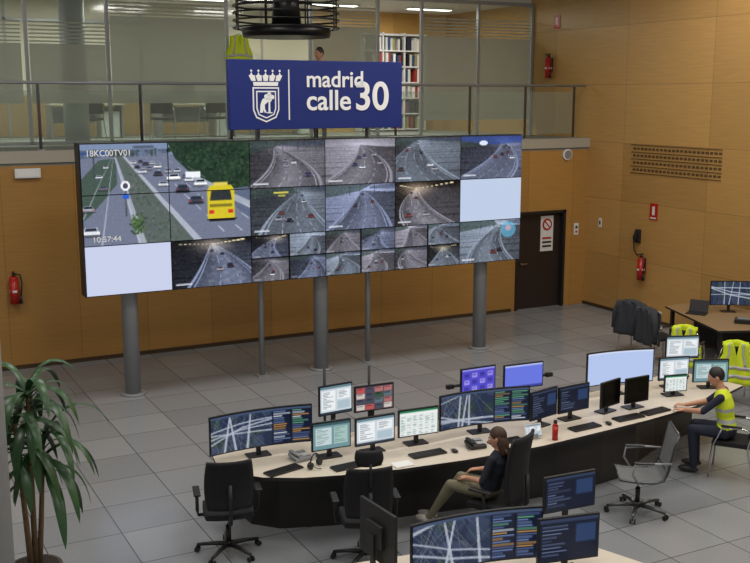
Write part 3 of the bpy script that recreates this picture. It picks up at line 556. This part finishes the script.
def visitor(loc,rz,extra=None):
    b=B()
    b.slab(8,8,lambda u,v:((u-.5)*.46,(v-.5)*.44,.47-.01*math.sin(u*3.14)),(0,0,-.05),BLK2)
    b.slab(8,8,lambda u,v:((u-.5)*(.46-.06*v),-.23-.07*v+.04*(2*u-1)**2,.55+v*.38),(0,-.03,0),BLK2)
    for x in (-.24,.24):
        b.tube([(x,.24,.012),(x,.22,.3),(x,.2,.44),(x,.1,.66),(x,-.15,.67),(x,-.24,.62)],.012,CHR,8); b.tube([(x*1.05,-.3,.012),(x,-.22,.3),(x,-.2,.45),(x*.95,-.27,.75),(x*.8,-.29,.9)],.012,CHR,8); b.box((x,0,.685),(.045,.24,.02),BLK,.008)
    b.cyl((-.24,.2,.43),(.24,.2,.43),.011,CHR); b.cyl((-.24,-.2,.43),(.24,-.2,.43),.011,CHR)
    if extra=='vest': vest(b,Matrix.Translation((0,-.3,1.02))@Matrix.Diagonal((1.0,1.6,1,1)))
    if extra=='coat':
        CO=mat('coat_grey',rgb(52,54,60),.9,noise=.3,nscale=14)
        for yy in (-.36,-.2): b.slab(10,10,lambda u,v,yy=yy:((u-.5)*(.6-.12*v+.03*math.sin(v*9)),yy+.02*math.sin(u*17+v*3),.35+v*.63-.06*(2*u-1)**2*v),(0,.02,0),CO)
        b.slab(10,4,lambda u,v:((u-.5)*.48,-.36+v*.18,.98+.03*math.sin(v*3.14)-.06*(2*u-1)**2),(0,0,-.02),CO)
        for sx_ in (-1,1): b.tube([(sx_*.22,-.3,.95),(sx_*.3,-.31,.75),(sx_*.31,-.33,.45)],.05,CO,8,[.06,.055,.045])
    return b.done('visitor_chair',loc,rz)
visitor((9.54,8.62,0),37); visitor((12.1,12.0,0),-55,'vest'); visitor((11.95,10.9,0),-40,'vest'); visitor((12.85,14.0,0),-70,'coat'); visitor((12.65,13.2,0),-100,'coat')
visitor((4.7,21.6,ZM),10); visitor((6.2,21.4,ZM),-20); visitor((7.4,21.7,ZM),0); visitor((2.2,21.6,ZM),0)
# ---------------------------------------------------------------- people
HM=dict(skin=SKIN,black=mat('black_cotton',(.014,.017,.03),.85),khaki=mat('khaki_cotton',rgb(118,114,92),.85,noise=.12),shoe=mat('shoe_white',rgb(190,188,180),.6),shoed=mat('shoe_dark',(.02,.02,.02),.5),navy=mat('navy_cotton',rgb(34,38,56),.85),vest=YEL,band=REFL,
 hairb=mat('hair_brown',rgb(66,44,32),.6,noise=.3,nscale=60),haird=mat('hair_black',(.015,.012,.01),.5),lip=mat('lips',rgb(170,90,80),.5),eye=mat('eye_dark',(.02,.015,.01),.2),eyew=mat('eye_white',(.8,.8,.8),.3))
def human(name,J,top,bottom,shoe,hair,s=1.0,longhair=False,sleeve='short',vestc=False,parent=None):
    b=B(); segs=[]
    def cap(p0,p1,r0,r1,lab): p0=V(p0);p1=V(p1); b.cap(p0,p1,r0,r1,SKIN); segs.append((p0,p1,r0,r1,lab))
    P={k:V(v) for k,v in J.items() if k not in('L','R')}; Ls,Rs=[{k:V(v) for k,v in J[q].items()} for q in 'LR']
    sv=(Rs['sh']-Ls['sh']).normalized(); pel,che,nk,hd=P['pel'],P['chest'],P['neck'],P['head']
    up=(nk-pel).normalized(); hs=(Rs['hip']-Ls['hip']).normalized(); mid=pel.lerp(che,.5)
    rows=[(pel-up*.09,hs,.12,.09),(pel-up*.02,hs,.168,.118),(pel+up*.06,hs,.16,.115),(mid+up*.02,sv,.142,.105),(che,sv,.17,.12),(che.lerp(nk,.55),sv,.175,.105),(nk-up*.035,sv,.12,.075),(nk+up*.0,sv,.062,.058)]
    rings=[]
    for c,sd,a,d in rows:
        fw=up.cross(sd).normalized(); rings.append([c+sd*a*s*math.cos(t)+fw*d*s*math.sin(t) for t in [2*math.pi*k/20 for k in range(20)]])
    b.loft(rings,SKIN)
    for k in range(1,len(rows)-2): 
        segs.append((rows[k][0]-rows[k][1]*.07,rows[k][0]+rows[k][1]*.07,.1*s,.1*s,'pelvis' if k<2 else 'torso'))
    look=P['look'].normalized(); hu=(hd-nk); hu=(hu-look*hu.dot(look)).normalized(); side=look.cross(hu).normalized(); RM=Matrix((side,look,hu)).transposed()
    cap(nk-up*.02,hd-hu*.04-look*.01,.055*s,.05*s,'skin')
    b.ell(hd,(.073*s,.093*s,.105*s),SKIN,RM,24); b.ell(hd-hu*.05*s+look*.03*s,(.055*s,.06*s,.062*s),SKIN,RM,20); segs.append((hd,hd-hu*.05,.09,.08,'skin'))
    b.cap(hd+look*.088*s+hu*.01,hd+look*.107*s-hu*.02,.009,.014,SKIN)
    for t in (-1,1): b.ell(hd+side*t*.074*s-look*.005-hu*.01,(.012,.022,.032),SKIN,RM,10)
    for D in (Ls,Rs):
        cap(D['sh'],D['el'],.053*s,.041*s,'uparm'); cap(D['el'],D['wr'],.04*s,.027*s,'forearm')
        h=D['hd'].normalized(); pn=D['pn'].normalized(); lat=h.cross(pn).normalized()*(D['th'].x if 'th' in D else 1)
        w=D['wr']
        for k in (-.026,-.009,.009,.026): cap(w+lat*k*.6,w+h*.085+lat*k,.014,.012,'skin')
        for k,ln in ((.03,.068),(.01,.078),(-.01,.073),(-.03,.056)):
            f0=w+h*.085+lat*k; d1=(h+pn*.35).normalized(); d2=(h+pn*1.1).normalized(); f1=f0+d1*ln*.5+lat*k*.12; f2=f1+d2*ln*.5
            cap(f0,f1,.009,.0085,'skin'); cap(f1,f2,.0085,.007,'skin')
        t0=w+h*.025+lat*.028; t1=t0+(h*.6+lat*.75+pn*.2).normalized()*.04; cap(t0,t1,.012,.0105,'skin'); cap(t1,t1+(h+lat*.25+pn*.3).normalized()*.032,.0105,.008,'skin')
        cap(D['hip'],D['kn'],.087*s,.06*s,'leg'); cap(D['kn'],D['an'],.06*s,.042*s,'leg')
        tq=D['toe'].normalized(); an=D['an']; b.ell(an+tq*.06-V((0,0,.035)),(.045,.13,.042),SKIN,Matrix((V((tq.y,-tq.x,0)),tq,V((0,0,1)))).transposed(),18); segs.append((an-V((0,0,.05))-tq*.04,an+tq*.14-V((0,0,.05)),.045,.04,'shoe'))
    me=bpy.data.meshes.new('t'); b.bm.to_mesh(me); b.bm.free(); o=bpy.data.objects.new('t',me); S.collection.objects.link(o)
    r=o.modifiers.new('r','REMESH'); r.mode='VOXEL'; r.voxel_size=.0085; sm=o.modifiers.new('s','SMOOTH'); sm.iterations=2; sm.factor=.5
    me2=bpy.data.meshes.new_from_object(o.evaluated_get(bpy.context.evaluated_depsgraph_get())); bpy.data.objects.remove(o)
    bb=B(); bb.bm.from_mesh(me2)
    lab={'skin':'skin','torso':top,'pelvis':bottom,'uparm':top,'forearm':'skin' if sleeve=='short' else top,'leg':bottom,'shoe':shoe}
    if vestc: lab['torso']='vest'
    C=np.array([f.calc_center_median() for f in bb.bm.faces]); best=np.full(len(C),9.); idx=np.zeros(len(C),int)
    for k,(p0,p1,r0,r1,l) in enumerate(segs):
        p0=np.array(p0);p1=np.array(p1); d=p1-p0; t=np.clip(((C-p0)@d)/max(d@d,1e-9),0,1); ds=np.linalg.norm(C-p0-t[:,None]*d,axis=1)-(r0+(r1-r0)*t)
        mk=ds<best; best[mk]=ds[mk]; idx[mk]=k
    mi={}
    for k,sg_ in enumerate(segs): mi[k]=bb.mi(HM[lab[sg_[4]]])
    bi=bb.mi(HM['band']); pz=pel.z; 
    bb.bm.faces.ensure_lookup_table()
    for i,f in enumerate(bb.bm.faces):
        f.smooth=True; f.material_index=mi[idx[i]]
        if vestc and segs[idx[i]][4]=='torso':
            z=C[i][2]-pz
            if .1<z<.15 or .24<z<.29: f.material_index=bi
    hm=HM[hair]
    bb.ell(hd-look*.018+hu*.022,(.082*s,.098*s,.104*s),hm,RM,22)
    for t in (-1,1):
        bb.ell(hd+side*t*.03*s+look*.084*s+hu*.008,(.012,.008,.007),HM['eyew'],RM,8); bb.ell(hd+side*t*.03*s+look*.09*s+hu*.008,(.006,.005,.006),HM['eye'],RM,8); bb.ell(hd+side*t*.03*s+look*.086*s+hu*.028,(.017,.006,.004),hm,RM,8)
    bb.ell(hd+look*.088*s-hu*.052,(.022,.007,.007),HM['lip'],RM,8)
    if longhair:
        bb.ell(hd-look*.055-hu*.07,(.08,.045,.13),hm,RM,18)
        for t in (-1,1): bb.ell(hd+side*t*.066-look*.03-hu*.08,(.02,.04,.11),hm,RM,14)
        for k in range(9):
            q=hd-look*.06+side*(k-4)*.017-hu*.12; bb.tube([q,q-hu*.06-look*.01,q-hu*.13+side*random.uniform(-.01,.01)],.01,hm,6,[.016,.013,.004])
    return bb.done(name,fix=False)
def offs(base,f,r,a,b_,z): return (base[0]+f[0]*a+r[0]*b_,base[1]+f[1]*a+r[1]*b_,z)
fw=(-.46,.888); rt=(.888,.46); bs=(5.77,8.36)
o_=lambda a,r,z:offs(bs,fw,rt,a,r,z)
human('seated_woman',dict(pel=o_(.01,0,.612),chest=o_(-.08,0,.85),neck=o_(-.1,0,1.04),head=o_(-.06,0,1.165),look=(-.72,.6,-.3),
 L=dict(sh=o_(-.09,-.165,.98),el=o_(-.03,-.245,.76),wr=o_(.2,-.14,.72),hd=(fw[0]+.3,fw[1]+.15,-.15),pn=(0,0,-1),th=(1,0,0),hip=o_(.02,-.09,.59),kn=o_(.42,-.12,.59),an=o_(.68,-.1,.16),toe=(fw[0],fw[1],0)),
 R=dict(sh=o_(-.09,.165,.98),el=o_(-.03,.245,.76),wr=o_(.21,.14,.73),hd=(fw[0]-.3,fw[1]-.15,-.15),pn=(0,0,-1),th=(-1,0,0),hip=o_(.02,.09,.59),kn=o_(.42,.1,.61),an=o_(.76,.08,.13),toe=(fw[0],fw[1],0))),
 'black','khaki','shoe','hairb',.93,True)
fw=(-.6,.8); rt=(.8,.6); bs=(9.48,8.66)
human('seated_man',dict(pel=o_(0,0,.585),chest=o_(.05,0,.87),neck=o_(.1,0,1.09),head=o_(.17,0,1.23),look=(-.75,.55,-.35),
 L=dict(sh=o_(.08,-.19,1.02),el=o_(.27,-.24,.84),wr=o_(.5,-.14,.80),hd=(fw[0]+.2,fw[1]+.1,.03),pn=(0,0,-1),th=(1,0,0),hip=o_(.02,-.1,.56),kn=o_(.4,-.13,.565),an=o_(.36,-.13,.085),toe=(fw[0],fw[1],0)),
 R=dict(sh=o_(.08,.19,1.02),el=o_(.28,.24,.84),wr=o_(.52,.1,.80),hd=(fw[0]-.2,fw[1]-.1,.03),pn=(0,0,-1),th=(-1,0,0),hip=o_(.02,.1,.56),kn=o_(.4,.13,.565),an=o_(.36,.13,.085),toe=(fw[0],fw[1],0))),
 'navy','navy','shoed','haird',1.0,False,'short',True)
def stand(name,base,f_,top,vc,h=1.0):
    global bs,fw,rt
    fw=f_; rt=(f_[1],-f_[0]); bs=base; Z=ZM
    human(name,dict(pel=o_(0,0,Z+.98*h),chest=o_(0,0,Z+1.27*h),neck=o_(0,0,Z+1.5*h),head=o_(.02,0,Z+1.66*h),look=(f_[0],f_[1],-.1),
     L=dict(sh=o_(0,-.19,Z+1.44*h),el=o_(-.02,-.25,Z+1.14*h),wr=o_(.08,-.26,Z+.9*h),hd=(0,0,-1),pn=(rt[0],rt[1],0),th=(1,0,0),hip=o_(0,-.1,Z+.94*h),kn=o_(.02,-.11,Z+.5*h),an=o_(0,-.11,Z+.085),toe=(fw[0],fw[1],0)),
     R=dict(sh=o_(0,.19,Z+1.44*h),el=o_(-.02,.25,Z+1.14*h),wr=o_(.08,.26,Z+.9*h),hd=(0,0,-1),pn=(-rt[0],-rt[1],0),th=(-1,0,0),hip=o_(0,.1,Z+.94*h),kn=o_(.02,.11,Z+.5*h),an=o_(0,.11,Z+.085),toe=(fw[0],fw[1],0))),
     top,'navy','shoed','haird',1.0,False,'long',vc)
stand('standing_person',(8.5,18.45),(-.91,-.41),'black',False,1.04)
# ---------------------------------------------------------------- plant
b=B(); b.cyl((0,0,0),(0,0,.42),.17,POT,.23,32); b.cyl((0,0,.38),(0,0,.43),.245,POT,.245,32); b.cyl((0,0,.425),(0,0,.435),.215,SOIL,seg=32)
pr_=random.Random(8)
for (tx,ty,tz,n) in ((.03,.0,2.05,24),(.14,.03,1.55,18),(-.1,-.05,1.8,16)):
    b.tube([(tx*.3,ty*.3,.4),(tx*.6,ty*.6,tz*.55),(tx,ty,tz)],.02,BARK,8,[.028,.024,.018])
    for k in range(n):
        a=k*2.4+pr_.uniform(-.3,.3); el=1.2-1.05*(k/n)+pr_.uniform(-.1,.1); ln=pr_.uniform(.62,.9); wd=pr_.uniform(.038,.052)
        z0=tz+.06-.36*(k/n); p=V((tx,ty,z0)); d=V((math.cos(a)*math.cos(el),math.sin(a)*math.cos(el),math.sin(el))); sd=V((-math.sin(a),math.cos(a),0)); L_=[]
        N=12; 
        for j in range(N+1):
            t=j/N; w=wd*math.sin(math.pi*min(1,.1+t*.9))**.7 if j<N else .002; L_.append((p.copy(),w,d.copy())); d=(d+V((0,0,-.34*(.6+.6*t)))).normalized(); p=p+d*ln/N
        i=b.mi(LEAF); vs=[]
        for p_,w,dd in L_:
            nm=sd.cross(dd).normalized(); vs.append([b.bm.verts.new(p_-sd*w+nm*w*.3),b.bm.verts.new(p_),b.bm.verts.new(p_+sd*w+nm*w*.3)])
        for q0,q1 in zip(vs,vs[1:]):
            for c in (0,1): f=b.bm.faces.new((q0[c],q0[c+1],q1[c+1],q1[c])); f.material_index=i; f.smooth=True
b.done('potted_dracaena_plant',(1.3,9.1,0),fix=False)
# ---------------------------------------------------------------- lights
def area(name,loc,sx_,sy_,p,col=(1,.96,.9),rot=(0,0,0)):
    l=bpy.data.lights.new(name,'AREA'); l.shape='RECTANGLE'; l.size=sx_; l.size_y=sy_; l.energy=p; l.color=col
    o=bpy.data.objects.new(name,l); S.collection.objects.link(o); o.location=loc; o.rotation_euler=rot
for x in (-1.5,4,9.5,13):
    for y in (2.5,8,13.2): area('ceiling_light',(x,y,ZC-.05),1.8,1.8,(126 if x<12 else 104)*(.85 if y>13 else 1))
for x in (1.5,5,8.5,12): area('mezzanine_light',(x,21.8,6.7),1.6,1.0,95)
w=bpy.data.worlds.new('world'); S.world=w; w.use_nodes=True; w.node_tree.nodes['Background'].inputs[0].default_value=(.6,.65,.7,1); w.node_tree.nodes['Background'].inputs[1].default_value=.3
# ---------------------------------------------------------------- camera
F=V((0.4586,0.8708,-0.178)).normalized(); R=V((0.885,-0.466,0)); R=(R-F*R.dot(F)).normalized(); U=R.cross(F)
c=bpy.data.cameras.new('camera'); co=bpy.data.objects.new('camera',c); S.collection.objects.link(co)
M=Matrix((R,U,-F)).transposed().to_4x4(); M.translation=V((0,0,4.62)); co.matrix_world=M; c.sensor_width=36; c.sensor_fit='HORIZONTAL'; c.lens=1020/750*36; S.camera=co
